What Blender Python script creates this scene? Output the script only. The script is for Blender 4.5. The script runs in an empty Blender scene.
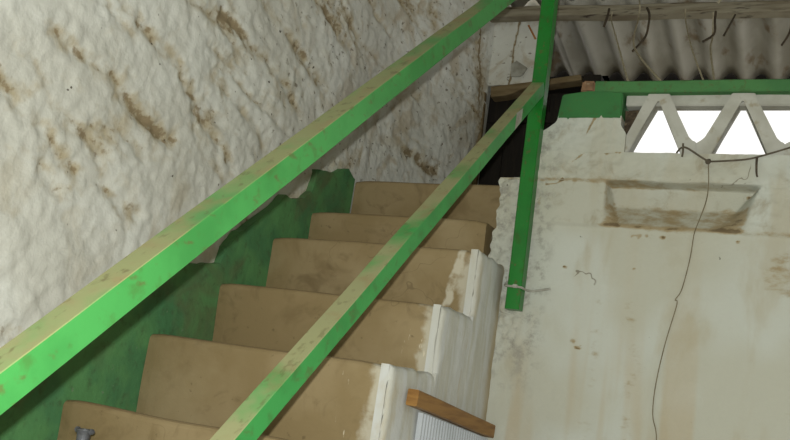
import bpy, bmesh, math, random
from mathutils import Vector, Matrix, noise
C = bpy.context.scene.collection
S = bpy.context.scene
V = Vector
# ------------------------------------------------------------------ camera, sky, flash, exposure
EYE = V((0, 0, 1.527))
RIGHT, UP, FWD = V((.906, .397, .1468)), V((-.0517, -.2404, .9693)), V((-.4201, .8858, .1973))
cd = bpy.data.cameras.new('camera'); cam = bpy.data.objects.new('camera', cd); C.objects.link(cam)
m3 = Matrix((RIGHT, UP, -FWD)).transposed()
cam.matrix_world = Matrix.Translation(EYE) @ m3.to_4x4()
cd.sensor_width = 36; cd.lens = 868.1267 / 790 * 36; cd.clip_start = .02
S.camera = cam
w = bpy.data.worlds.new('sky'); S.world = w; w.use_nodes = True
bg = w.node_tree.nodes['Background']; bg.inputs[0].default_value = (1, .99, .97, 1); bg.inputs[1].default_value = 1.25
fl = bpy.data.lights.new('camera_flash', 'POINT'); fl.energy = 178; fl.shadow_soft_size = .008; fl.color = (.985, 1, .935)
flo = bpy.data.objects.new('camera_flash', fl); C.objects.link(flo)
flo.location = EYE + UP * .040 - RIGHT * .012
S.view_settings.view_transform = 'Standard'; S.view_settings.look = 'None'
S.view_settings.gamma = 1; S.view_settings.use_curve_mapping = False
S.view_settings.exposure = -.1

# ------------------------------------------------------------------ helpers
def tag(o, label=None, cat=None, group=None, kind=None):
    if label: o['label'] = label
    if cat: o['category'] = cat
    if group: o['group'] = group
    if kind: o['kind'] = kind
    return o
def thing(name, label, cat, loc, group=None):
    o = bpy.data.objects.new(name, None); C.objects.link(o); o.location = loc
    o.empty_display_size = .05
    return tag(o, label, cat, group)
def link(name, me, m, parent=None, origin=None):
    o = bpy.data.objects.new(name, me); C.objects.link(o)
    if m: me.materials.append(m)
    org = V(origin) if origin is not None else None
    if parent is not None:
        o.parent = parent
        b = world_loc(parent)
        me.transform(Matrix.Translation(-b))
    elif org is not None:
        me.transform(Matrix.Translation(-org)); o.location = org
    return o
def world_loc(o):
    p = V((0, 0, 0))
    while o is not None: p = p + o.location; o = o.parent
    return p
def obj(name, bm, m, parent=None, origin=None, smooth=False):
    bmesh.ops.recalc_face_normals(bm, faces=bm.faces)
    me = bpy.data.meshes.new(name); bm.to_mesh(me); bm.free()
    if smooth:
        for p in me.polygons: p.use_smooth = True
    return link(name, me, m, parent, origin)
def box(bm, x0, x1, y0, y1, z0, z1, bevel=0):
    r = bmesh.ops.create_cube(bm, size=1)
    for v in r['verts']:
        v.co = V(((x0 + x1) / 2 + v.co.x * (x1 - x0), (y0 + y1) / 2 + v.co.y * (y1 - y0), (z0 + z1) / 2 + v.co.z * (z1 - z0)))
    if bevel:
        es = list({e for v in r['verts'] for e in v.link_edges})
        bmesh.ops.bevel(bm, geom=es, offset=bevel, segments=2, affect='EDGES')
    return bm
def bar(bm, a, b, wx, wn, side=V((1, 0, 0)), bevel=.003, cuts=0, wob=0, seed=0):
    """square bar from a to b: width wx along `side`, wn along the third axis"""
    a, b = V(a), V(b); d = (b - a); L = d.length; d.normalize()
    s = (side - d * side.dot(d)).normalized(); n = d.cross(s)
    n_st = cuts + 2; rings = []
    for i in range(n_st):
        t = i / (n_st - 1); c = a + d * L * t
        if wob: c = c + s * wob * noise.noise(V((t * L * 3, seed, 0))) + n * wob * noise.noise(V((t * L * 3, seed + 9, 5)))
        e = bevel
        hx, hn = wx / 2, wn / 2
        pts = [(-hx + e, -hn), (hx - e, -hn), (hx, -hn + e), (hx, hn - e), (hx - e, hn), (-hx + e, hn), (-hx, hn - e), (-hx, -hn + e)]
        rings.append([bm.verts.new(c + s * p + n * q) for p, q in pts])
    for r0, r1 in zip(rings, rings[1:]):
        for k in range(8): bm.faces.new((r0[k], r0[(k + 1) % 8], r1[(k + 1) % 8], r1[k]))
    bm.faces.new(rings[0]); bm.faces.new(rings[-1][::-1])
    return bm
def tube(bm, pts, r, seg=8, r1=None):
    pts = [V(p) for p in pts]; rings = []
    n = len(pts)
    for i, p in enumerate(pts):
        t = (pts[min(i + 1, n - 1)] - pts[max(i - 1, 0)]).normalized()
        u = t.cross(V((.31, .95, .12))).normalized(); v = t.cross(u)
        rr = r if r1 is None else r + (r1 - r) * i / (n - 1)
        rings.append([bm.verts.new(p + (u * math.cos(k * 2 * math.pi / seg) + v * math.sin(k * 2 * math.pi / seg)) * rr) for k in range(seg)])
    for a, b in zip(rings, rings[1:]):
        for k in range(seg): bm.faces.new((a[k], a[(k + 1) % seg], b[(k + 1) % seg], b[k]))
    bm.faces.new(rings[0][::-1]); bm.faces.new(rings[-1])
    return bm
def smooth_path(pts, n=6):
    pts = [V(p) for p in pts]; out = []
    P = [pts[0]] + pts + [pts[-1]]
    for i in range(1, len(P) - 2):
        for k in range(n):
            t = k / n; a, b, c, d = P[i - 1], P[i], P[i + 1], P[i + 2]
            out.append(.5 * ((2 * b) + (c - a) * t + (2 * a - 5 * b + 4 * c - d) * t * t + (3 * b - a - 3 * c + d) * t ** 3))
    return out + [pts[-1]]
def prism(bm, poly, axis, a, b, bevel=0):
    """polygon in the two axes other than `axis` (in x,y,z order), extruded a..b"""
    def p3(p, t): return {'x': V((t, p[0], p[1])), 'y': V((p[0], t, p[1])), 'z': V((p[0], p[1], t))}[axis]
    A = [bm.verts.new(p3(p, a)) for p in poly]; B = [bm.verts.new(p3(p, b)) for p in poly]
    n = len(poly)
    fs = [bm.faces.new(A), bm.faces.new(B[::-1])]
    for i in range(n): fs.append(bm.faces.new((A[i], B[i], B[(i + 1) % n], A[(i + 1) % n])))
    if bevel:
        bmesh.ops.bevel(bm, geom=list({e for f in fs for e in f.edges}), offset=bevel, segments=2, affect='EDGES')
    return bm
def fbm(x, y, z=0., o=4):
    s = 0; a = 1; t = 0
    for _ in range(o):
        s += a * noise.noise(V((x, y, z))); t += a; a *= .5; x *= 2.03; y *= 2.03; z += 7.1
    return s / t
def sstep(a, b, x):
    t = max(0, min(1, (x - a) / (b - a))); return t * t * (3 - 2 * t)
def frange(a, b, st):
    n = max(1, round((b - a) / st)); return [a + (b - a) * i / n for i in range(n + 1)]
def field(name, us, vs, front, back, m, attr=None, parent=None):
    """solid slab: front(u,v)->(point, stain) and back(u,v)->point over a grid"""
    verts, st = [], []
    nu, nv = len(us), len(vs)
    for v in vs:
        for u in us:
            p, s = front(u, v); verts.append(p); st.append(s)
    idx = lambda i, j: j * nu + i
    faces = [(idx(i, j), idx(i + 1, j), idx(i + 1, j + 1), idx(i, j + 1)) for j in range(nv - 1) for i in range(nu - 1)]
    rim = [(i, 0) for i in range(nu)] + [(nu - 1, j) for j in range(1, nv)] + [(i, nv - 1) for i in range(nu - 2, -1, -1)] + [(0, j) for j in range(nv - 2, 0, -1)]
    base = len(verts)
    for i, j in rim: verts.append(back(us[i], vs[j], verts[idx(i, j)])); st.append(0)
    R = len(rim)
    for k in range(R):
        k2 = (k + 1) % R
        faces.append((idx(*rim[k2]), idx(*rim[k]), base + k, base + k2))
    faces.append(tuple(base + k for k in range(R - 1, -1, -1))[::-1])
    me = bpy.data.meshes.new(name); me.from_pydata([tuple(p) for p in verts], [], faces)
    at = me.attributes.new('stain', 'FLOAT', 'POINT'); at.data.foreach_set('value', st)
    bm = bmesh.new(); bm.from_mesh(me); bmesh.ops.recalc_face_normals(bm, faces=bm.faces); bm.to_mesh(me); bm.free()
    nf = (nu - 1) * (nv - 1)
    for p in me.polygons: p.use_smooth = p.index < nf
    ring = {idx(*q) for q in rim}
    for e in me.edges:
        if e.vertices[0] in ring and e.vertices[1] in ring: e.use_edge_sharp = True
    return link(name, me, m, parent)

# ------------------------------------------------------------------ materials
class NT:
    def __init__(s, name, rough=.85, spec=.25):
        s.m = bpy.data.materials.new(name); s.m.use_nodes = True; s.t = s.m.node_tree
        s.b = s.t.nodes['Principled BSDF']; s.b.inputs['Roughness'].default_value = rough
        s.b.inputs['Specular IOR Level'].default_value = spec
        s.co = s.n('ShaderNodeTexCoord').outputs['Object']
        s.geo = s.n('ShaderNodeNewGeometry')
        s.col = None; s.h = None
    def n(s, k): return s.t.nodes.new(k)
    def put(s, sock, v):
        if hasattr(v, 'is_linked') or isinstance(v, bpy.types.NodeSocket): s.t.links.new(v, sock)
        else: sock.default_value = v
    def pos(s, scale=(1, 1, 1), rot=(0, 0, 0), off=(0, 0, 0), coord=None):
        mp = s.n('ShaderNodeMapping'); mp.inputs['Scale'].default_value = scale; mp.inputs['Rotation'].default_value = rot
        mp.inputs['Location'].default_value = off
        s.t.links.new(coord or s.geo.outputs['Position'], mp.inputs['Vector']); return mp.outputs[0]
    def noise(s, scale, det=4, vec=None, rough=.55, dist=0):
        x = s.n('ShaderNodeTexNoise'); x.inputs['Scale'].default_value = scale; x.inputs['Detail'].default_value = det
        x.inputs['Roughness'].default_value = rough; x.inputs['Distortion'].default_value = dist
        s.t.links.new(vec or s.geo.outputs['Position'], x.inputs['Vector']); return x.outputs['Fac']
    def ramp(s, v, a, b, lo=0., hi=1.):
        x = s.n('ShaderNodeMapRange'); x.interpolation_type = 'SMOOTHSTEP'
        s.t.links.new(v, x.inputs[0])
        for i, q in zip((1, 2, 3, 4), (a, b, lo, hi)): x.inputs[i].default_value = q
        return x.outputs[0]
    def math(s, op, a, b=0.):
        x = s.n('ShaderNodeMath'); x.operation = op; s.put(x.inputs[0], a); s.put(x.inputs[1], b); return x.outputs[0]
    def axis(s, k, coord=None):
        x = s.n('ShaderNodeSeparateXYZ'); s.t.links.new(coord or s.geo.outputs['Position'], x.inputs[0]); return x.outputs[k]
    def base(s, c): s.col = c if not isinstance(c, tuple) else (*c, 1); return s
    def over(s, c, mask):
        x = s.n('ShaderNodeMix'); x.data_type = 'RGBA'
        s.put(x.inputs[0], mask); s.put(x.inputs[6], s.col); s.put(x.inputs[7], (*c, 1)); s.col = x.outputs[2]; return s
    def bump(s, h, strength, dist=.01):
        x = s.n('ShaderNodeBump'); x.inputs['Strength'].default_value = strength; x.inputs['Distance'].default_value = dist
        s.t.links.new(h, x.inputs['Height'])
        if s.h: s.t.links.new(s.h, x.inputs['Normal'])
        s.h = x.outputs[0]; return s
    def attr(s, k):
        x = s.n('ShaderNodeAttribute'); x.attribute_name = k; return x.outputs['Fac']
    def done(s):
        s.put(s.b.inputs['Base Color'], s.col)
        if s.h: s.t.links.new(s.h, s.b.inputs['Normal'])
        return s.m

def m_stone():
    t = NT('rough whitewashed stone', .9, .15).base((.60, .60, .55))
    t.over((.68, .69, .65), t.ramp(t.noise(2.2, 3), .42, .62))
    t.over((.50, .45, .34), t.ramp(t.noise(5, 5, dist=.6), .56, .74, 0, .55))
    # more weathered towards the head of the stairs
    far = t.ramp(t.axis(1), 2.2, 3.4)
    t.over((.45, .39, .29), t.math('MULTIPLY', far, t.ramp(t.noise(7, 6, dist=1), .5, .66, 0, .7)))
    st = t.attr('stain'); br = t.noise(22, 5)
    t.over((.41, .34, .21), t.ramp(t.math('ADD', st, t.math('MULTIPLY', t.math('SUBTRACT', br, .5), 1.7)), .22, 1.1, 0, .8))
    t.over((.20, .14, .07), t.ramp(t.math('ADD', st, t.math('MULTIPLY', t.math('SUBTRACT', t.noise(48, 4), .5), 2.0)), .75, 1.15, 0, .7))
    t.over((.07, .055, .04), t.ramp(t.noise(30, 2, off_vec(t)), .735, .77, 0, .9))
    t.over((.12, .09, .05), t.math('MULTIPLY', t.ramp(t.axis(1), 1.9, 2.8), t.ramp(t.noise(30, 4, t.pos((1, 1, 1.3), (0, 0, 0), (3, 3, 3))), .62, .70, 0, .75)))
    t.bump(t.noise(16, 6), .32, .014); t.bump(t.noise(60, 5), .40, .007)
    return t.done()
def off_vec(t): return t.pos((1, 1, 1.0), (0, 0, .3), (3, 5, 1))
def m_plaster():
    t = NT('dirty white plaster', .85, .2).base((.46, .462, .395))
    z = t.axis(2); x = t.axis(0)
    t.over((.50, .52, .475), t.ramp(t.noise(3, 2), .4, .62))
    t.over((.40, .36, .26), t.ramp(t.noise(4.5, 5, t.pos((1.6, 1, .55)), dist=.4), .52, .72, 0, .6))
    # brown run-off streaks down the lower wall
    run = t.ramp(t.noise(5, 3, t.pos((1.6, 1, .12))), .55, .68)
    t.over((.42, .33, .20), t.math('MULTIPLY', run, t.ramp(z, 1.55, 1.95, .45, .12)))
    st = t.attr('stain'); br = t.math('MULTIPLY', t.math('SUBTRACT', t.noise(24, 6, t.pos((.7, 1, 1.5)), rough=.65), .5), 2.0)
    t.over((.29, .215, .105), t.ramp(t.math('ADD', st, br), .3, 1.0, 0, .85))
    t.over((.11, .075, .04), t.ramp(t.math('ADD', st, br), 1.0, 1.3, 0, .8))
    # grey mouldy patch beside the post
    side = t.math('MULTIPLY', t.ramp(x, -.72, -.80), t.ramp(z, 1.5, 1.8))
    t.over((.27, .26, .23), t.math('MULTIPLY', side, t.ramp(t.noise(26, 7, rough=.7), .46, .66, 0, .8)))
    t.over((.30, .26, .18), t.math('MULTIPLY', t.ramp(z, 2.17, 2.19), t.ramp(t.noise(9, 7, rough=.7, dist=.5), .5, .72, 0, .7)))
    t.over((.06, .05, .04), t.ramp(t.noise(24, 3), .74, .775, 0, .9))
    cr = t.math('ABSOLUTE', t.math('SUBTRACT', t.noise(4.2, 4, t.pos((1, 1, 1), (0, 0, 0), (7, 2, 4)), dist=.3), .5))
    t.over((.12, .095, .06), t.math('MULTIPLY', t.ramp(cr, .006, .001), t.ramp(t.noise(5, 2), .62, .66, 0, .7)))
    t.bump(t.noise(18, 6), .35, .012); t.bump(t.noise(80, 4), .3, .004)
    return t.done()
def m_step():
    t = NT('tan cement render', .72, .3).base((.245, .180, .088))
    t.over((.29, .220, .118), t.ramp(t.noise(3.5, 4), .42, .62))
    t.over((.175, .122, .056), t.ramp(t.noise(6, 5, dist=.8), .53, .72, 0, .65))
    t.over((.15, .105, .05), t.ramp(t.noise(11, 6, dist=1.2), .52, .76, 0, .6))
    t.over((.34, .27, .155), t.ramp(t.noise(2.6, 5, t.pos((1, 1, 1.6), (0, 0, 0), (4, 4, 1))), .52, .72, 0, .55))
    t.over((.12, .085, .04), t.ramp(t.noise(45, 3), .66, .76, 0, .6))
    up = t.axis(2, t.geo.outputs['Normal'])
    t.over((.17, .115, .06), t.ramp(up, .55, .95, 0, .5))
    # splashes of whitewash close to the open edge
    x = t.axis(0)
    edge = t.ramp(t.math('ADD', x, t.math('MULTIPLY', t.math('SUBTRACT', t.noise(16, 5), .5), .16)), -.985, -.945)
    t.over((.50, .47, .38), t.math('MULTIPLY', edge, .8))
    y = t.axis(1); z = t.axis(2)
    wx = t.math('ADD', x, t.math('MULTIPLY', t.math('SUBTRACT', t.noise(13, 4), .5), .05))
    band = t.math('MULTIPLY', t.ramp(t.math('ABSOLUTE', t.math('SUBTRACT', wx, t.math('ADD', -1.045, t.math('MULTIPLY', t.math('SUBTRACT', z, 1.6), .16)))), .018, .008), t.ramp(t.noise(9, 4, t.pos((1, 1, 1), (0, 0, 0), (5, 1, 7))), .42, .52))
    t.over((.50, .46, .36), t.math('MULTIPLY', band, t.ramp(y, 2.52, 2.56)))
    dr = t.math('MULTIPLY', t.ramp(x, -1.12, -1.0), t.ramp(t.noise(20, 4, t.pos((2.4, 1, .55), (0, 0, 0), (1, 1, 2))), .655, .70))
    t.over((.62, .56, .43), t.math('MULTIPLY', dr, .8))
    cr = t.math('ABSOLUTE', t.math('SUBTRACT', t.noise(3.2, 3, t.pos((1, 1, 1), (0, 0, 0), (2, 8, 1))), .5))
    t.over((.13, .09, .045), t.math('MULTIPLY', t.ramp(cr, .003, .0005), t.ramp(t.noise(2.3, 2), .58, .64, 0, .5)))
    t.bump(t.noise(9, 5), .25, .012); t.bump(t.noise(80, 3), .15, .003)
    return t.done()
def m_whiteside():
    t = NT('whitewashed stair side', .8, .2).base((.52, .52, .47))
    t.over((.58, .595, .59), t.ramp(t.noise(9, 3, t.pos((1, 3, .3))), .4, .6))
    t.over((.44, .36, .22), t.ramp(t.noise(8, 5, t.pos((1, 1.5, .6))), .56, .74, 0, .7))
    y = t.axis(1)
    t.over((.36, .28, .15), t.math('MULTIPLY', t.ramp(t.math('ADD', y, t.math('MULTIPLY', t.noise(9, 3), .06)), 2.80, 2.885), .8))
    t.bump(t.noise(14, 5), .3, .012); t.bump(t.noise(80, 3), .2, .003)
    return t.done()
def m_green(name, c, c2, rust=.5, rough=.45, dust=0., dustc=(.36, .30, .15)):
    t = NT(name, rough, .4).base(c)
    t.over(c2, t.ramp(t.noise(7, 4), .42, .66))
    t.over((c2[0] * .6 + .03, c2[1] * .55, c2[2] * .5), t.ramp(t.noise(30, 4), .55, .72, 0, .5))
    if dust:
        up = t.ramp(t.axis(2, t.geo.outputs['Normal']), .35, .6)
        nz = t.ramp(t.noise(4.5, 4, t.pos((1, 1, 1), (0, 0, 0), (4, 1, 2))), .30, .55)
        t.over(dustc, t.math('MULTIPLY', up, t.math('MULTIPLY', nz, dust)))
        t.over((.26, .19, .09), t.math('MULTIPLY', up, t.ramp(t.noise(14, 5), .5, .7, 0, .7 * dust)))
    t.over((.10, .075, .025), t.ramp(t.noise(52, 4, t.pos((1, .45, .8), (.69, 0, 0))), .575, .68, 0, rust))
    t.bump(t.noise(45, 4), .15, .004)
    return t.done()
def m_simple(name, c, c2, scale=12, rough=.8, bump=.2, vec=(1, 1, 1), metal=0, c3=None):
    t = NT(name, rough, .3).base(c)
    v = t.pos(vec)
    t.over(c2, t.ramp(t.noise(scale, 5, v), .4, .65))
    if c3: t.over(c3, t.ramp(t.noise(scale * 2.1, 5, v), .56, .70))
    t.b.inputs['Metallic'].default_value = metal
    t.bump(t.noise(scale * 4, 4, v), bump, .004)
    return t.done()
STONE, PLASTER, STEP, SIDE = m_stone(), m_plaster(), m_step(), m_whiteside()
RAILG = m_green('bright green gloss paint with dust', (.050, .265, .062), (.038, .215, .048), .6, .42, .8, (.27, .24, .12))
MIDG = m_green('green gloss paint with pale dust', (.04, .29, .065), (.03, .23, .05), .4, .45, .9, (.30, .28, .15))
POSTG = m_green('deep green gloss paint', (.010, .17, .020), (.008, .135, .016), .6, .35)
BANDG = m_green('matt green wall paint', (.034, .165, .044), (.030, .135, .040), .2, .7)
BEAMG = m_green('faded green paint', (.060, .190, .060), (.045, .155, .05), .35, .75)
def m_dado():
    t = NT('dull green wall paint', .6, .3).base((.090, .240, .088))
    t.over((.062, .185, .078), t.ramp(t.noise(6, 4), .40, .62))
    t.over((.105, .125, .060), t.ramp(t.noise(4.2, 5, dist=.8), .47, .70, 0, .75))
    t.over((.055, .085, .040), t.ramp(t.noise(30, 5), .52, .74, 0, .55))
    t.over((.17, .22, .15), t.ramp(t.noise(44, 3), .68, .76, 0, .6))
    t.bump(t.noise(14, 5), .6, .012)
    return t.done()
DADO = m_dado()
ROOF = m_simple('grey weathered roof sheet', (.47, .46, .42), (.34, .325, .28), 4, .9, .25, (1, .5, 1), 0, (.24, .19, .13))
TIMBER = m_simple('old brown timber', (.20, .15, .08), (.14, .10, .05), 8, .75, .3, (1, 1, 6))
BOARD = m_simple('varnished brown board', (.30, .155, .042), (.21, .10, .026), 9, .5, .2, (1, .6, 7))
BATTEN = m_simple('grimy grey timber', (.30, .275, .21), (.20, .17, .12), 7, .9, .4, (.6, 1, 7), 0, (.055, .04, .028))
DARK = m_simple('near-black wood and interior shade', (.010, .008, .006), (.016, .012, .008), 9, .8, .3, (4, 1, .6))  # near-black, also used as shade for the space behind the door
GRILLE = m_simple('grey white cast concrete', (.46, .46, .42), (.38, .375, .33), 9, .9, .3, (1, 1, 1), 0, (.33, .30, .23))
PANEL = m_simple('pale grey plastic', (.44, .47, .51), (.38, .41, .44), 5, .5, .08)
STEEL = m_simple('dull grey steel', (.13, .135, .15), (.085, .085, .09), 30, .5, .2, (1, 1, 1), .3)
ZINC = m_simple('bare zinc', (.42, .42, .38), (.28, .27, .23), 16, .6, .2, (1, 1, 1), .2)
CABLE = m_simple('dusty dark cable', (.085, .07, .05), (.12, .10, .075), 40, .8, .1)
THREAD = m_simple('dusty tan thread', (.20, .17, .11), (.14, .115, .07), 30, .9, .1)
STRING = m_simple('pale string', (.42, .38, .28), (.33, .29, .2), 40, .9, .1)
TWIG = m_simple('dark twisted wire', (.05, .04, .028), (.08, .06, .04), 40, .8, .1)
BRICK = m_simple('crumbling brown brick', (.26, .15, .085), (.16, .10, .06), 22, .95, .6, (1, 1, 1), 0, (.34, .27, .18))
DIRT = m_simple('caked brown dirt', (.115, .085, .055), (.06, .045, .03), 26, .95, .8, (1, 1, 1), 0, (.20, .16, .10))
ORANGE = m_simple('orange brown splinter', (.42, .20, .07), (.34, .15, .05), 14, .8, .2)
FLOOR = m_simple('grey cement floor', (.30, .28, .24), (.22, .20, .17), 4, .85, .2)
EARTH = m_simple('dry pale ground', (.30, .27, .2), (.22, .2, .14), 2, .95, .3)

# ------------------------------------------------------------------ setting
def st(o): o['kind'] = 'structure'; return o
def slab(name, m, *b, parent=None):
    bm = bmesh.new(); box(bm, *b); o = obj(name, bm, m, parent)
    return o if parent else st(o)
slab('floor', FLOOR, -2.1, 1.7, -2.2, 3.02, -.1, 0)
bm = bmesh.new()
for b in ((-2.2, .7, 0, 4.9), (1.9, 3.02, 0, 4.9), (.7, 1.9, 0, 1.8), (.7, 1.9, 2.7, 4.9)): box(bm, 1.7, 1.8, *b)  # unseen wall added to cut ambient light, its opening lets in daylight fill
st(obj('wall_right', bm, EARTH))
slab('wall_front', EARTH, -2.0, 1.8, -2.3, -2.2, 0, 4.9)  # unseen wall added to hold back ambient daylight
slab('ground', EARTH, -12, 12, 3.03, 20, -.12, -.02)

# left wall: lumpy whitewashed stone
NOSE = lambda y: 1.396 + (y - 1.764) * .728           # line of the step edges
SEAM = [[(1.501, 2.292), (1.652, 2.275), (1.743, 2.263)], [(1.779, 2.461), (1.878, 2.435), (1.985, 2.401), (2.077, 2.355)],
    [(1.744, 2.234), (1.882, 2.202), (2.005, 2.183)], [(1.509, 2.041), (1.649, 1.979), (1.785, 1.969), (1.926, 1.919)],
    [(2.096, 2.296), (2.221, 2.249), (2.323, 2.202)], [(2.144, 2.660), (2.276, 2.625), (2.486, 2.592), (2.662, 2.504)],
    [(2.749, 2.955), (2.895, 2.915), (2.968, 2.894)], [(1.363, 2.114), (1.438, 2.087)], [(1.965, 2.623), (2.124, 2.633)],
    [(2.584, 2.733), (2.713, 2.699), (2.808, 2.662)], [(3.512, 2.644), (3.771, 2.615)], [(1.565, 1.967), (1.615, 1.915)]]
def seam_dist(y, z):
    y += .03 * noise.noise(V((y * 9, z * 9, 2))) + .012 * noise.noise(V((y * 30, z * 30, 5))); z += .022 * noise.noise(V((y * 11, z * 11, 8))) + .010 * noise.noise(V((y * 34, z * 34, 9)))
    best = 9
    for L in SEAM:
        if y < L[0][0] - .1 or y > L[-1][0] + .1: continue
        for (ay, az), (by, bz) in zip(L, L[1:]):
            t = max(0, min(1, ((y - ay) * (by - ay) + (z - az) * (bz - az)) / ((by - ay) ** 2 + (bz - az) ** 2)))
            best = min(best, math.hypot(y - ay - t * (by - ay), z - az - t * (bz - az)))
    return best
def left_front(y, z):
    a = .24; yr = y * math.cos(a) - (z) * math.sin(a); zr = y * math.sin(a) + z * math.cos(a)
    big = fbm(y * 1.7, z * 2.0, 3.3, 3)
    lump = fbm(yr * 3.2, zr * 7.5, 1.0, 4)
    rd = 1 - abs(fbm(yr * 1.5, zr * 6.0, 8.0, 5)) * 4.2
    mk = sstep(.02, .26, fbm(yr * 1.5, zr * 2.6, 21., 2) + .05)
    crease = max(0, rd) ** 2 * mk
    fine = fbm(y * 24, z * 24, 2.0, 3)
    peb = fbm(y * 11, z * 13, 12.0, 2)
    soft = sstep(-.05, .12, z - NOSE(min(y, 3.14)) - .03)
    med = fbm(yr * 7, zr * 11, 31.0, 3); grit = noise.noise(V((y * 48, z * 48, 3)))
    d = .026 * big + .006 * lump + .009 * fine + .0055 * peb + .005 * med + .0022 * grit - .012 * crease
    q = seam_dist(y, z); sm = sstep(.050, .002, q); d -= .010 * sm * sm
    far = sstep(2.9, 4.15, y)  # bends the wall end inward so it catches more flash
    x = -1.727 + max(-.05, min(.045, d)) * (.12 + .88 * soft) + .20 * far * far
    s = crease * .62 + max(0, -lump) * .35 + .8 * mk * max(0, fbm(yr * 3, zr * 9, 44., 4))
    s += sm * max(0, .34 + 1.3 * fbm(y * 15, z * 19, 55., 4)) + .26 * sstep(.15, 0, q)
    if q < .15: s += .5 * sm * max(0, noise.noise(V((yr * 20, zr * 55, 3))))
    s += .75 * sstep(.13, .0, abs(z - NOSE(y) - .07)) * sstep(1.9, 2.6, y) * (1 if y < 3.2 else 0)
    s += .5 * sstep(2.2, 3.2, y) * max(0, fbm(yr * 5, zr * 8, 71., 4)) * 2
    q = abs(y - 4.0 + .25 * (z - 3.2) + .04 * noise.noise(V((0, z * 7, 1))))
    s += .55 * sstep(.14, 0, q) * sstep(2.7, 2.9, z) + 1.5 * sstep(.008, .002, q) * sstep(3.05, 3.1, z) * sstep(3.5, 3.4, z)
    return V((x, y, z)), s
zs = frange(0, 1.2, .2)[:-1] + frange(1.2, 3.72, .0085) + [4.0, 4.75]
st(field('wall_left', frange(-2.2, 1.0, .2)[:-1] + frange(1.0, 3.15, .0085), zs, left_front, lambda y, z, p: V((-2.0, y, z)), STONE))
zs = frange(1.9, 3.72, .0085) + [4.0, 4.75]
st(field('wall_landing_left', frange(3.15, 4.12, .0085), zs, left_front, lambda y, z, p: V((-2.0, y, z)), STONE))

# far wall above the little doorway at the head of the stairs
def far_front(x, z):
    d = .018 * fbm(x * 3, z * 3, 5, 3) + .006 * fbm(x * 14, z * 14, 6, 3)
    s = .5 * sstep(.10, 0, abs(x + 1.62 - .1 * noise.noise(V((0, z * 5, 0))))) + .55 * sstep(3.27, 3.2, z) + .4 * sstep(3.5, 3.58, z)
    cr = abs(x + 1.41 + .012 * noise.noise(V((z * 6, 1, 0))) - .05 * (z - 3.3))
    s += 1.6 * sstep(.006, .002, cr)
    if cr < .004: d -= .01
    return V((x, 4.10 - d, z)), s
LZ = 3.20
st(field('wall_landing', frange(-1.75, -1.255, .0065), frange(LZ, 3.70, .0065), far_front, lambda x, z, p: V((x, 4.24, z)), STONE))
bm = bmesh.new(); box(bm, -1.75, -1.555, 4.135, 4.24, 2.2, LZ); st(obj('wall_landing_side', bm, STONE))
bm = bmesh.new(); prism(bm, [(-.69, 3.03), (-.63, 3.03), (-.89, 4.16), (-.95, 4.16)], 'z', 0, 3.17)
for v in bm.verts:
    if v.co.z > 1: v.co.z = 2.66 + (v.co.y - 3.03) * .44
st(obj('wall_light_block', bm, DIRT))  # unseen slanted wall added to keep outdoor light off the landing
bm = bmesh.new(); box(bm, -1.80, -.93, 4.75, 4.79, 2.2, 3.30); box(bm, -1.80, -1.76, 4.24, 4.75, 2.2, 3.30); box(bm, -.96, -.93, 4.24, 4.75, 2.2, 3.30); box(bm, -1.80, -.93, 4.24, 4.79, 3.25, 3.30); st(obj('wall_doorway_shade', bm, DARK))  # unseen closed box, its near-black colour stands for unlit depth behind the door
# door in the far wall: dark leaf, timber lintel and stile
d1 = st(thing('door_1', None, None, (-1.28, 4.15, 2.39)))
bm = bmesh.new()
for i in range(5): box(bm, -1.54 + i * .112, -1.54 + i * .112 + .109, 4.20, 4.225, 2.40, 3.19, .003)
leaf = obj('door_leaf', bm, DARK, d1)
bm = bmesh.new()
for z in (2.62, 3.02): box(bm, -1.52, -1.0, 4.18, 4.201, z, z + .06, .003)
obj('door_batten', bm, DARK, leaf)
bm = bmesh.new(); bar(bm, (-1.50, 4.13, 3.160), (-1.03, 4.13, 3.220), .08, .052, V((0, 1, 0)), .004, 12, .004, 3)
for v in bm.verts:
    t_ = sstep(-1.42, -1.30, v.co.x); zc = 3.160 + (v.co.x + 1.50) * .128; v.co.z = zc + .012 * t_ + (v.co.z - zc) * (1.15 - .55 * t_)
lint = obj('lintel', bm, TIMBER, d1); lint['label'] = 'rough brown timber lintel over the dark doorway'
bm = bmesh.new(); bar(bm, (-1.515, 4.09, 2.40), (-1.535, 4.09, 3.15), .024, .03, V((1, 0, 0)), .003, 6, .004, 5); obj('door_stile', bm, TIMBER, d1)
bm = bmesh.new(); box(bm, -1.02, -.93, 4.10, 4.24, 2.39, 3.25, .004); obj('door_jamb', bm, DARK, d1)

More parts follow.
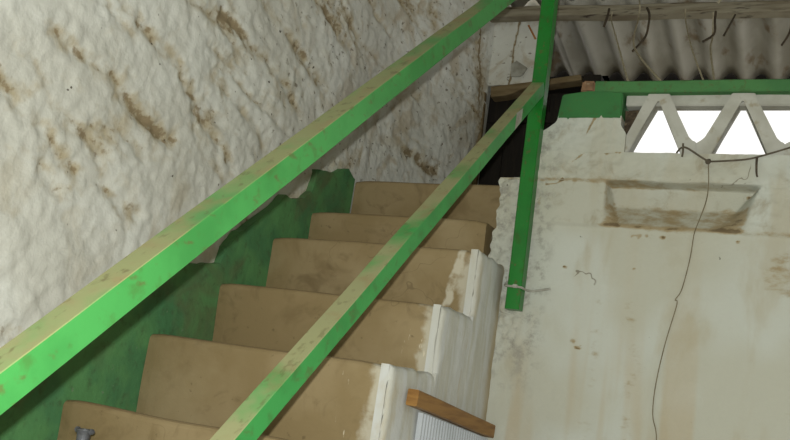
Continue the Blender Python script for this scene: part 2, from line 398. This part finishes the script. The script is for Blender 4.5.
# wall beside the stairs, under the pierced opening
def xl_edge(z):
    n = .020 * noise.noise(V((z * 14, 2, 0))) + .012 * noise.noise(V((z * 40, 5, 0)))
    if z < 1.86: return -.93
    if z < 2.338: return -.972 + n * .8 + .012 * sstep(2.0, 2.3, z)
    return -.838 + n
RX = (-.594, -.120)
def back_front(x0, z):
    xe = xl_edge(z); x = x0
    if x0 < -.6: x = xe + (x0 + 1.0) / .4 * (-.6 - xe)
    zn = z + .006 * noise.noise(V((x * 5, 0, 3)))
    d = 0.; s = 0.
    up = sstep(2.332, 2.340, zn); lo = sstep(2.186, 2.176, zn)
    band = .016
    d += band * up                                     # upper band stands proud
    mid = (1 - up) * (1 - lo)
    # the sunken trough between two blocks
    l = RX[0]; r = RX[1] + .012 - (2.335 - z) * .30; lw = .006 + (2.335 - z) * .34; rw = .02 + (2.335 - z) * .45
    wob = .012 * noise.noise(V((x * 9, z * 9, 1)))
    ins = max(0, min(1, (x - l - wob * .3) / max(.006, lw))) * (1 - max(0, min(1, (x - r + rw - wob) / rw)))
    floor_ = max(0, min(1, (zn - 2.188) / .075))                     # sloping dirt bed
    d += mid * (.012 * (1 - ins) - .062 * ins * floor_)
    rag = fbm(x * 6, z * 6, 4, 4)
    rough = sstep(-.80, -.87, x) * sstep(1.7, 1.85, z) + .35 * up + .45 * mid * sstep(-.2, -.13, x)
    d += .006 * rag + rough * (.026 * fbm(x * 16, z * 16, 9, 4) + .013 * fbm(x * 45, z * 45, 3, 2))
    # stains
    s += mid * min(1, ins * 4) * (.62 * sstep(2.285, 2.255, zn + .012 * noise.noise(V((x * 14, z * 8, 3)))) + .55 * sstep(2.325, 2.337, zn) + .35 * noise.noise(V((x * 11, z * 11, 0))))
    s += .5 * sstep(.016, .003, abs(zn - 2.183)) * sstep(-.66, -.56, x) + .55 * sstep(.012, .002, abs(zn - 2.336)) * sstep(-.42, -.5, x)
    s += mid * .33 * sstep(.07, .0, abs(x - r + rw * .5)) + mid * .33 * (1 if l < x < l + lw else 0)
    s += .45 * mid * (1 if x < l else 0) * max(0, noise.noise(V((x * 45, z * 3, 7))) * 2.2)
    s += .42 * up * (.4 + noise.noise(V((x * 6, z * 20, 2)))) * sstep(2.40, 2.34, zn)
    s += .40 * sstep(.05, .0, abs(x + .455 + .03 * noise.noise(V((z * 6, 0, 0))))) * sstep(2.05, 1.85, z) * (.8 + .6 * noise.noise(V((x * 20, z * 9, 4))))
    s += .32 * sstep(.04, .0, abs(x + .575 + .02 * noise.noise(V((z * 5, 3, 0))))) * sstep(2.1, 1.9, z)
    s += .55 * sstep(-.13, -.03, x + .04 * noise.noise(V((0, z * 12, 0)))) * sstep(1.93, 2.0, z) * sstep(2.17, 2.1, z)
    for cx, cz, rr in ((-.478, 2.152, .030), (-.44, 2.158, .022), (-.392, 2.155, .018), (-.645, 1.79, .022), (-.63, 1.772, .02), (-.475, 2.045, .012), (-.70, 2.035, .012), (-.165, 2.155, .014), (-.145, 2.315, .014), (-.56, 2.452 - .012, .02), (-.60, 2.437, .02)):
        q = math.hypot(x - cx + .012 * noise.noise(V((x * 60, z * 60, 1))), (z - cz) * 1.6)
        s += 1.7 * sstep(rr, rr * .3, q) * (.55 + .9 * noise.noise(V((x * 70, z * 70, 3))))
    # cracks
    for (ax, az, bx, bz) in ((-.80, 2.318, -.76, 2.352 - .03), (-.76, 2.322, -.735, 2.338), (-.715, 2.40, -.66, 2.445)):
        t = max(0, min(1, ((x - ax) * (bx - ax) + (z - az) * (bz - az)) / ((bx - ax) ** 2 + (bz - az) ** 2)))
        q = abs(math.hypot(x - ax - t * (bx - ax), z - az - t * (bz - az)) + .010 * noise.noise(V((x * 30, z * 30, 0))))
        s += .9 * sstep(.005, .001, q) * (0 < t < 1)
    return V((x, 2.856 - d, z)), s
xs = frange(-1.0, .08, .0055) + [.3, .6, 1.7]; zb = frange(0, 1.4, .2)[:-1] + frange(1.4, 2.30, .0055)[:-1] + frange(2.30, 2.36, .002)[:-1] + frange(2.36, 2.438, .0055)
wb = st(field('wall_back', xs, zb, back_front, lambda x, z, p: V((p.x + (.01 if p.x < -.6 else 0), 3.02, z)), PLASTER))
def pier_front(x0, z):
    e = -.838 + .055 * sstep(2.50, 2.555, z) + .016 * noise.noise(V((z * 22, 4, 0)))
    x = e + (x0 + .83) / .29 * (-.541 - .02 * sstep(2.50, 2.54, z) - e)
    d = .016 + .008 * fbm(x * 9, z * 9, 3, 4) + .004 * fbm(x * 40, z * 40, 1, 2)
    s = .5 * sstep(2.54, 2.562, z) * (.6 + noise.noise(V((x * 20, z * 20, 0)))) + .7 * sstep(-.57, -.55, x) * sstep(2.5, 2.53, z)
    ax, az, bx, bz = -.70, 2.445, -.645, 2.57
    t = max(0, min(1, ((x - ax) * (bx - ax) + (z - az) * (bz - az)) / ((bx - ax) ** 2 + (bz - az) ** 2)))
    q = math.hypot(x - ax - t * (bx - ax), z - az - t * (bz - az)) + .012 * noise.noise(V((x * 16, z * 16, 0)))
    s += 1.0 * sstep(.006, .001, abs(q)) * (0 < t < 1)
    return V((x, 2.856 - d, z)), s
st(field('wall_back_pier', frange(-.83, -.54, .005), frange(2.434, 2.568, .005), pier_front, lambda x, z, p: V((p.x, 3.02, z)), PLASTER))
# green painted end block and green wall plate above the grille
bm = bmesh.new(); prism(bm, [(-.783, 2.556), (-.561, 2.556), (-.563, 2.652), (-.64, 2.652), (-.68, 2.660), (-.773, 2.646)], 'y', 2.838, 3.02, .004)
st(obj('trim_1', bm, BANDG))
bm = bmesh.new(); bar(bm, (-.662, 2.925, 2.676), (1.7, 2.925, 2.663), .17, .042, V((0, 1, 0)), .004, 20, .003, 2); st(obj('trim_2', bm, BEAMG))

# pierced concrete opening
w1 = st(thing('window_1', None, None, (-.55, 2.93, 2.447)))
bm = bmesh.new(); box(bm, -.557, 1.7, 2.874, 2.925, 2.616, 2.657, .003); obj('grille_head', bm, GRILLE, w1)
random.seed(3)
xa = -.447
while xa < 1.6:
    P = [(-.133, 2.436), (-.133, 2.484), (-.118, 2.486), (-.106, 2.498), (-.034, 2.655), (.034, 2.655), (.106, 2.498), (.118, 2.486), (.133, 2.484), (.133, 2.436), (.088, 2.436), (.005, 2.628), (-.005, 2.628), (-.088, 2.436)]
    if xa < -.4: P[0] = (-.112, 2.436); P[1] = (-.108, 2.47); P[2] = (-.101, 2.49); P[3] = (-.090, 2.515)
    bm = bmesh.new(); prism(bm, [(xa + x, z) for x, z in P], 'y', 2.856, 2.918, .003)
    obj('breeze_block', bm, GRILLE, w1); xa += .266
bm = bmesh.new(); bmesh.ops.create_grid(bm, x_segments=14, y_segments=14, size=.5)
for v in bm.verts:
    u, q = v.co.x, v.co.y; x = -.525 + u * .08; z = 2.56 + q * .10
    v.co = V((x, 2.905 - .02 * fbm(x * 40, z * 40, 1, 3), z))
r = bmesh.ops.extrude_face_region(bm, geom=list(bm.faces))
for v in [g for g in r['geom'] if isinstance(g, bmesh.types.BMVert)]: v.co.y = 2.97
nk = obj('dirt_fill', bm, DIRT, w1)
for v in nk.data.vertices:                              # keep the fill behind the slanting first bar
    z = v.co.z + 2.447; lim = -.447 - .028 - (2.652 - z) * .38 + .55
    v.co.x = min(v.co.x, lim)

# corrugated roof (two courses of sheets) over the purlin
RT = math.tan(math.radians(8)); PIT = .157
def roof_z(x, y): return 3.512 + (4.8 - y) * RT - .034 * (x + .8)
def sheet(name, x0, x1, y0, y1, lift):
    verts, faces = [], []; X = frange(x0, x1, PIT / 14); Y = frange(y0, y1, .11)
    for s in (0, .007):
        for y in Y:
            for x in X:
                verts.append((x, y + .012 * noise.noise(V((x * 3, 1, 0))) * (y == Y[-1]), roof_z(x, y) + lift + .034 * math.cos(2 * math.pi * (x - .02 * y) / PIT) + .004 * noise.noise(V((x * 4, y * 4, 0))) + s))
    n, k = len(X), len(X) * len(Y)
    for j in range(len(Y) - 1):
        for i in range(n - 1):
            a = j * n + i; faces.append((a, a + 1, a + n + 1, a + n)); faces.append((k + a, k + a + n, k + a + n + 1, k + a + 1))
    for i in range(n - 1):
        for a in (i, (len(Y) - 1) * n + i): faces.append((a, a + 1, k + a + 1, k + a))
    for j in range(len(Y) - 1):
        for a in (j * n, j * n + n - 1): faces.append((a, a + n, k + a + n, k + a))
    me = bpy.data.meshes.new(name); me.from_pydata(verts, [], faces)
    bm = bmesh.new(); bm.from_mesh(me); bmesh.ops.recalc_face_normals(bm, faces=bm.faces); bm.to_mesh(me); bm.free()
    for p in me.polygons: p.use_smooth = True
    return st(link(name, me, ROOF))
sheet('ceiling', -1.70, 1.7, -2.2, 4.085, .012)
sheet('ceiling_eave', -1.235, 1.7, 4.0, 4.80, .0)
sheet('ceiling_eave_end', -1.47, -1.215, 4.246, 4.80, .008)

# green painted skirting that climbs the wall with the stairs
top = [(3.137, 2.392), (3.07, 2.415), (3.02, 2.403), (2.96, 2.366), (2.90, 2.352), (2.825, 2.342), (2.823, 2.297), (2.809, 2.244), (2.766, 2.209), (2.692, 2.181), (2.634, 2.186), (2.58, 2.128), (2.506, 2.069), (2.394, 1.985), (2.343, 1.925), (2.322, 1.868), (2.249, 1.849), (2.165, 1.833), (2.026, 1.800), (1.961, 1.73), (1.833, 1.63), (1.70, 1.52), (1.40, 1.29), (.9, .93), (.1, .36)]
def refine(pl, n, amp, seed):
    out = []
    for i in range(len(pl) - 1):
        a, b = V(pl[i]), V(pl[i + 1])
        for k in range(n):
            p = a.lerp(b, k / n)
            if k or i: p = p + V((noise.noise(V((p.x * 22, p.y * 22, seed))), noise.noise(V((p.x * 22, p.y * 22, seed + 4))))) * amp
            out.append((p.x, p.y))
    return out + [pl[-1]]
STY = [1.764, 2.043, 2.340, 2.596, 2.833, 3.138]; STZ = [1.396, 1.605, 1.806, 2.023, 2.177, 2.391]
bot = [(.1, 0.0), (1.6, .9), (3.137, 2.0)]
bm = bmesh.new(); prism(bm, refine(top, 5, .008, 2) + bot, 'x', -1.735, -1.7005)
bm.normal_update(); bmesh.ops.triangulate(bm, faces=[f for f in bm.faces if len(f.verts) > 4])
st(obj('baseboard_left', bm, DADO))

# ------------------------------------------------------------------ staircase
stair = thing('staircase', 'steep tan cement staircase with whitewashed open side, climbing along the rough stone wall', 'stairs', (-1.3, .115, 0))
Y = [1.764 - .275 * (6 - i) for i in range(6)] + STY + [4.12]; Z = [.2 * (i + 1) for i in range(6)] + STZ
for k in range(12):
    y0, z1 = Y[k], Z[k]; zb_ = (Z[k - 1] if k else 0) - .075; yb = Y[k + 1] + .03
    if k == 9: yb = 2.85
    if k == 11: yb = 3.95
    xr = -.936 if y0 < 2.7 else -.992
    if k == 0: zb_ = 0
    lean = .010
    prof = [(yb, zb_), (y0 + lean, zb_)]
    r = .016; hh = z1 - zb_
    for q in range(1, 5): prof.append((y0 + lean * (1 - q / 5), zb_ + (hh - r) * q / 5))
    for a in range(0, 5):
        t = a / 4 * math.pi / 2; prof.append((y0 + r - r * math.cos(t), z1 - r + r * math.sin(t)))
    dip = .04 if k <= 6 else 0
    prof += [(y0 + .1, z1 - dip * .5), (yb, z1 - dip)]
    bm = bmesh.new(); X = frange(-1.6995, xr, .035); rings = []
    for x in X:
        rg = []
        for (py, pz) in prof:
            f = 1 if py < y0 + .09 else 0
            n1 = .006 * noise.noise(V((x * 4, pz * 5, k * 3.7))) * f
            n2 = .006 * noise.noise(V((x * 3.2, k * 5.1, 2.))) * (pz > z1 - .03) * f
            edge = sstep(.05, 0, x + 1.6995) * .004 + sstep(-.05, 0, x - xr) * .006
            rg.append(bm.verts.new((x, py + n1 + edge * f, pz + n2 - (edge * 1.2 if pz > z1 - .02 else 0))))
        rings.append(rg)
    n = len(prof)
    for a, b in zip(rings, rings[1:]):
        for i in range(n): bm.faces.new((a[i], a[(i + 1) % n], b[(i + 1) % n], b[i]))
    bm.faces.new(rings[0]); bm.faces.new(rings[-1][::-1])
    obj('step', bm, STEP, stair)
# whitewashed open side of the flight
cols = []                                              # (y, height of the top there)
for k in range(10):
    if k: cols.append((Y[k] - .0015, Z[k - 1]))
    e = Y[k + 1] - .002 if k < 9 else 2.853
    for y in [Y[k], Y[k] + .003, Y[k] + .007] + frange(Y[k] + .012, e - .004, .014): cols.append((y, Z[k]))
cols.append((2.853, Z[9]))
def side_front(c, t):
    y, top = cols[int(c)]; z = min(t, top)
    near = min([max(0, y - Y[k]) for k in range(10) if (Z[k - 1] if k else 0) + .004 < z <= Z[k] + .001 and y > Y[k] - .004] + [9])
    rz_ = min(near, top - z)
    x = -.911 - .012 * (1 - min(1, rz_ / .016)) ** 2 + .005 * fbm(y * 10, z * 10, 2, 4) + .0015 * noise.noise(V((y * 45, z * 45, 0)))
    edge = sstep(.05, 0, near)
    return V((x, y + edge * .004 * noise.noise(V((z * 15, 3, Y[0]))) * (y < 2.8), z + .006 * noise.noise(V((y * 18, 7, 0))) * (y > .3) * sstep(.06, 0, top - z))), 0
sp = field('whitewashed_side', list(range(len(cols))), [0.] + sorted(set([round(z, 4) for z in frange(.1, 2.03, .014)] + [q for z in Z[:10] for q in (z, z + .0045)])), side_front, lambda c, t, p: V((-.946, p.y, p.z)), SIDE, None, stair)
sp['label'] = 'whitewashed plaster side of the stairs'

# ------------------------------------------------------------------ railing
rail = thing('railing', 'green painted metal stair railing, two sloping dusty bars fixed to an upright post', 'railing', (-.857, 2.82, 0))
bm = bmesh.new(); bar(bm, (-.849, 2.815, 1.868), (-.853, 2.815, 3.16), .050, .050, V((1, 0, 0)), .003, 30, .0015, 1)
post = obj('post', bm, POSTG, rail); post['label'] = 'deep green upright post rusted at its foot'
def rz(y): return 1.4868 + (y - .7509) * .833             # upper edge of the top bar
def mz(y): return 1.4184 + (y - 1.2568) * .823            # upper edge of the middle bar
W1, W2 = .047, .044
bm = bmesh.new(); bar(bm, (-.827 - W1 / 2, .20, rz(.20) - .65 * W1), (-.827 - W1 / 2, 2.788, rz(2.788) - .65 * W1), W1, W1, V((1, 0, 0)), .0012, 60, .002, 7)
tr = obj('top_rail', bm, RAILG, rail); tr['label'] = 'upper bar, bright green side and dusty tan top'
bm = bmesh.new(); bar(bm, (-.827 - W2 / 2, .20, mz(.20) - .65 * W2), (-.827 - W2 / 2, 2.788, mz(2.788) - .65 * W2), W2, W2, V((1, 0, 0)), .0012, 60, .0015, 11)
mr = obj('middle_rail', bm, MIDG, rail); mr['label'] = 'lower bar, green side and pale dusty top'
bm = bmesh.new(); box(bm, -.8285, -.8262, 2.52, 2.575, mz(2.55) - .056, mz(2.55) - .004, .0006)
for v in bm.verts: v.co.z += (v.co.y - 2.5475) * .823 + .006 * noise.noise(v.co * 60)
chp = obj('bare_patch', bm, ZINC, mr); chp['label'] = 'pale flaked patch on the green side'
bm = bmesh.new(); bar(bm, (-.86, .20, 0), (-.86, .20, rz(.20)), .056, .05, V((1, 0, 0)), .003)
obj('post', bm, POSTG, rail)
bm = bmesh.new()
tube(bm, smooth_path([(-.895, 2.840, 1.955), (-.884, 2.80, 1.948), (-.870, 2.786, 1.944), (-.825, 2.786, 1.942), (-.818, 2.80, 1.94), (-.80, 2.835, 1.94), (-.74, 2.846, 1.955)], 5), .004, 8)
hb = obj('wire_tie', bm, ZINC, rail); hb['label'] = 'wire tie holding the post foot to the wall'
bm = bmesh.new(); box(bm, -.853, -.835, 2.778, 2.790, 1.938, 1.95, .002); bolt_bm = bm
bm = bmesh.new(); box(bm, -.864, -.832, 2.828, 2.858, 1.93, 1.99, .003); wbk = obj('wall_bracket', bm, ZINC, rail); obj('bolt', bolt_bm, ZINC, wbk)

# ------------------------------------------------------------------ board and ribbed panel against the stair side
bm = bmesh.new(); bar(bm, (-.886, 2.135, 1.532), (-.886, 2.838, 1.463), .032, .043, V((1, 0, 0)), .003, 10, .001, 3)
tag(obj('wooden_board', bm, BOARD, None, (-.886, 2.46, 1.48)), 'short varnished brown wooden board lying along the top of the ribbed panel beside the stairs', 'board')
bm = bmesh.new(); poly = []; Yp = frange(2.235, 2.836, .0038)
f0, f1 = [], []
for i, y in enumerate(Yp):
    x = -.893 + .0028 * (1 if (i % 6) in (1, 2, 3) else -1) * (.7 if i % 6 in (1, 3) else 1)
    zt = 1.535 + (y - 2.085) * (1.462 - 1.535) / .765 - .0255
    f0.append([bm.verts.new((x, y, 0.0)), bm.verts.new((x, y, zt))]); f1.append([bm.verts.new((-.904, y, 0.0)), bm.verts.new((-.904, y, zt))])
for i in range(len(Yp) - 1):
    bm.faces.new((f0[i][0], f0[i + 1][0], f0[i + 1][1], f0[i][1])); bm.faces.new((f1[i][0], f1[i][1], f1[i + 1][1], f1[i + 1][0]))
    bm.faces.new((f0[i][1], f0[i + 1][1], f1[i + 1][1], f1[i][1])); bm.faces.new((f0[i][0], f1[i][0], f1[i + 1][0], f0[i + 1][0]))
for i in (0, -1): bm.faces.new((f0[i][0], f0[i][1], f1[i][1], f1[i][0]))
tag(obj('ribbed_panel', bm, PANEL, None, (-.898, 2.54, 0)), 'pale grey ribbed panel against the white stair side, below the brown board', 'panel')

# ------------------------------------------------------------------ steel pipe end on a lower tread
pipe = thing('metal_pipe', 'short grey steel pipe with a flanged end standing upright on the lowest visible step', 'pipe', (-1.459, 1.60, 1.20))
bm = bmesh.new()
def lathe(bm, c, prof, seg=24):
    rings = [[bm.verts.new((c[0] + r * math.cos(2 * math.pi * k / seg), c[1] + r * math.sin(2 * math.pi * k / seg), c[2] + z)) for k in range(seg)] for r, z in prof]
    for a, b in zip(rings, rings[1:]):
        for k in range(seg): bm.faces.new((a[k], a[(k + 1) % seg], b[(k + 1) % seg], b[k]))
    return bm
lathe(bm, (-1.459, 1.60, 1.20), [(.0, .001), (.0145, .001), (.0145, .128), (.0155, .138), (.019, .148), (.0185, .150), (.011, .150), (.010, .09), (0, .09)])
bmesh.ops.remove_doubles(bm, verts=bm.verts, dist=.0001)
body = obj('pipe_body', bm, STEEL, pipe)
for s in (-1, 1):
    bm = bmesh.new(); box(bm, -1.459 + s * .021 - .006, -1.459 + s * .021 + .006, 1.593, 1.607, 1.341, 1.353, .003); obj('lug', bm, STEEL, body)

# ------------------------------------------------------------------ purlin, brick, bits above the doorway
bm = bmesh.new(); bar(bm, (-1.70, 4.02, 3.572), (1.69, 4.02, 3.459), .075, .055, V((0, 1, 0)), .005, 40, .008, 4)
tag(obj('roof_purlin', bm, BATTEN, None, (0, 4.02, 3.53)), 'grimy grey timber purlin running across under the corrugated roof sheets', 'beam')
bm = bmesh.new(); bar(bm, (-1.47, 4.825, 3.535), (1.69, 4.825, 3.427), .03, .15, V((0, 1, 0)), .004, 20, .006, 8)
tag(obj('eave_rail', bm, DARK, None, (0, 4.80, 3.41)), 'dark timber under the wavy lower edge of the roof sheets', 'beam')
bm = bmesh.new(); box(bm, -.716, -.668, 2.86, 2.98, 2.662, 2.706, .006)
for v in bm.verts: v.co += V((noise.noise(v.co * 40), noise.noise(v.co * 40 + V((9, 0, 0))), noise.noise(v.co * 40 + V((0, 9, 0))))) * .006
tag(obj('brick', bm, BRICK, None, (-.69, 2.92, 2.66)), 'crumbling brown brick piece on the green painted block, at the end of the green beam', 'brick')
bm = bmesh.new()
g = [(-1.395, 3.235), (-1.40, 3.305), (-1.372, 3.322), (-1.305, 3.275), (-1.325, 3.243), (-1.345, 3.232)]
prism(bm, g, 'y', 4.068, 4.078, .002)
for v in bm.verts: v.co.y -= .25 * max(0, v.co.x + 1.36) - .05 * max(0, 3.27 - v.co.z)
tag(obj('tin_flap', bm, ZINC, None, (-1.36, 4.07, 3.27)), 'small bent grey tin flap on the wall just above the lintel', 'tin flap')
bm = bmesh.new(); bar(bm, (-1.332, 4.07, 3.519), (-1.283, 4.06, 3.437), .010, .010, V((0, 1, 0)), .002)
tag(obj('wood_splinter', bm, ORANGE, None, (-1.31, 4.07, 3.48)), 'thin orange brown wood splinter slanting under the roof, left of the green post', 'splinter')

# ------------------------------------------------------------------ cable along the wall
yw = 2.831
cab = thing('wall_cable', 'thin dark knotted cable hanging down the white wall below the triangular openings', 'cable', (-.27, yw, 2.408))
bm = bmesh.new(); tube(bm, smooth_path([(-.372, 2.846, 2.441), (-.357, yw - .004, 2.452), (-.338, yw - .004, 2.452), (-.30, yw, 2.428), (-.27, yw - .002, 2.408)]), .0032); obj('cable_branch', bm, CABLE, cab)
bm = bmesh.new(); tube(bm, smooth_path([(-.27, yw - .002, 2.408), (-.21, yw, 2.413), (-.147, yw, 2.421), (-.08, yw, 2.443), (.0, yw - .003, 2.47), (.12, yw, 2.50), (.5, yw, 2.43), (1.0, yw, 2.40), (1.69, yw, 2.43)]), .0030); obj('cable_branch', bm, CABLE, cab)
bm = bmesh.new(); tube(bm, smooth_path([(-.27, yw, 2.405), (-.264, yw, 2.335), (-.268, yw + .008, 2.28), (-.284, yw + .014, 2.22), (-.292, yw + .010, 2.19), (-.298, 2.848, 2.165), (-.304, 2.85, 2.09), (-.321, 2.85, 1.99), (-.338, 2.85, 1.955), (-.332, 2.85, 1.94), (-.358, 2.85, 1.81), (-.375, 2.85, 1.683), (-.376, 2.85, 1.59), (-.358, 2.85, 1.51), (-.36, 2.85, 1.3)]), .0017); dr = obj('cable_drop', bm, THREAD, cab); dr['label'] = 'thin dusty tan lower length'
bm = bmesh.new(); bmesh.ops.create_icosphere(bm, subdivisions=2, radius=.0095)
for v in bm.verts: v.co = V((-.27, yw - .003, 2.408)) + v.co * (1 + .3 * noise.noise(v.co * 200))
obj('knot', bm, CABLE, cab)
bm = bmesh.new(); tube(bm, [(-.352, yw - .002, 2.468), (-.350, yw - .003, 2.44), (-.352, yw - .001, 2.423)], .0035); obj('tie_end', bm, CABLE, cab)
bm = bmesh.new(); tube(bm, smooth_path([(-.126, yw - .004, 2.425), (-.126, yw - .006, 2.40), (-.124, yw - .004, 2.372), (-.121, yw, 2.362)]), .0042, 8, .0028)
tag(obj('hook', bm, TWIG, None, (-.125, yw, 2.425)), 'small dark hook hanging from the cable on the white wall, right of the knot', 'hook')

# ------------------------------------------------------------------ strings and wires under the roof
def strand(name, m, pts, r, label):
    bm = bmesh.new(); tube(bm, smooth_path(pts, 5), r, 6)
    o = obj(name, bm, m, None, pts[0]); tag(o, label, name.split('_')[-1], 'loose wires under the roof'); return o
yb4, py = 3.965, 3.93
bt = 2.699
strand('string', STRING, [(-.763, 4.0, 3.60), (-.743, py, 3.53), (-.742, py, 3.468), (-.66, 3.45, 3.10), (-.444, 2.86, bt - .002)], .0042, 'long pale string from the roof to the green beam above the first grille triangle')
strand('string', STRING, [(-.872, py, 3.50), (-.872, py, 3.46), (-.75, 3.5, 3.17), (-.555, 2.87, bt)], .0036, 'pale string slanting down to the left end of the green beam')
strand('string', STRING, [(-.53, py, 3.50), (-.527, py, 3.45), (-.43, 3.45, 3.09), (-.306, 2.87, bt - .004)], .0034, 'faint pale string down to the green beam midway between the two triangle peaks')
strand('string', STRING, [(-.409, 3.98, 3.50), (-.40, py, 3.35), (-.36, 3.5, 3.10), (-.274, 2.87, bt - .004)], .0040, 'bright straight pale string just right of the faint one on the green beam')
strand('wire', TWIG, [(-.888, py, 3.52), (-.89, py - .01, 3.48), (-.905, py, 3.425)], .0065, 'leftmost short dark wire end hanging from the purlin')
strand('wire', TWIG, [(-.708, py, 3.515), (-.69, py - .02, 3.47), (-.69, py - .02, 3.415), (-.704, py, 3.362), (-.757, py, 3.292)], .0060, 'long curved dark wire hanging from the purlin across the roof sheet')
strand('wire', TWIG, [(-.394, py, 3.48), (-.394, py - .01, 3.43), (-.394, py, 3.367), (-.442, py, 3.33)], .0060, 'dark hooked wire hanging from the purlin above the second triangle of the grille')
strand('wire', TWIG, [(-.308, py, 3.46), (-.33, py - .01, 3.40), (-.352, py, 3.355)], .0050, 'short slanting dark wire right of the hooked one')
strand('wire', TWIG, [(-.07, py, 3.45), (-.074, py, 3.367), (-.105, py, 3.30)], .0050, 'dark wire end at the far right under the purlin')
strand('string', STRING, [(-.345, 3.95, 3.60), (-.36, 3.92, 3.56), (-.388, py, 3.522)], .0055, 'short bright string tied over the purlin at the top of the picture')
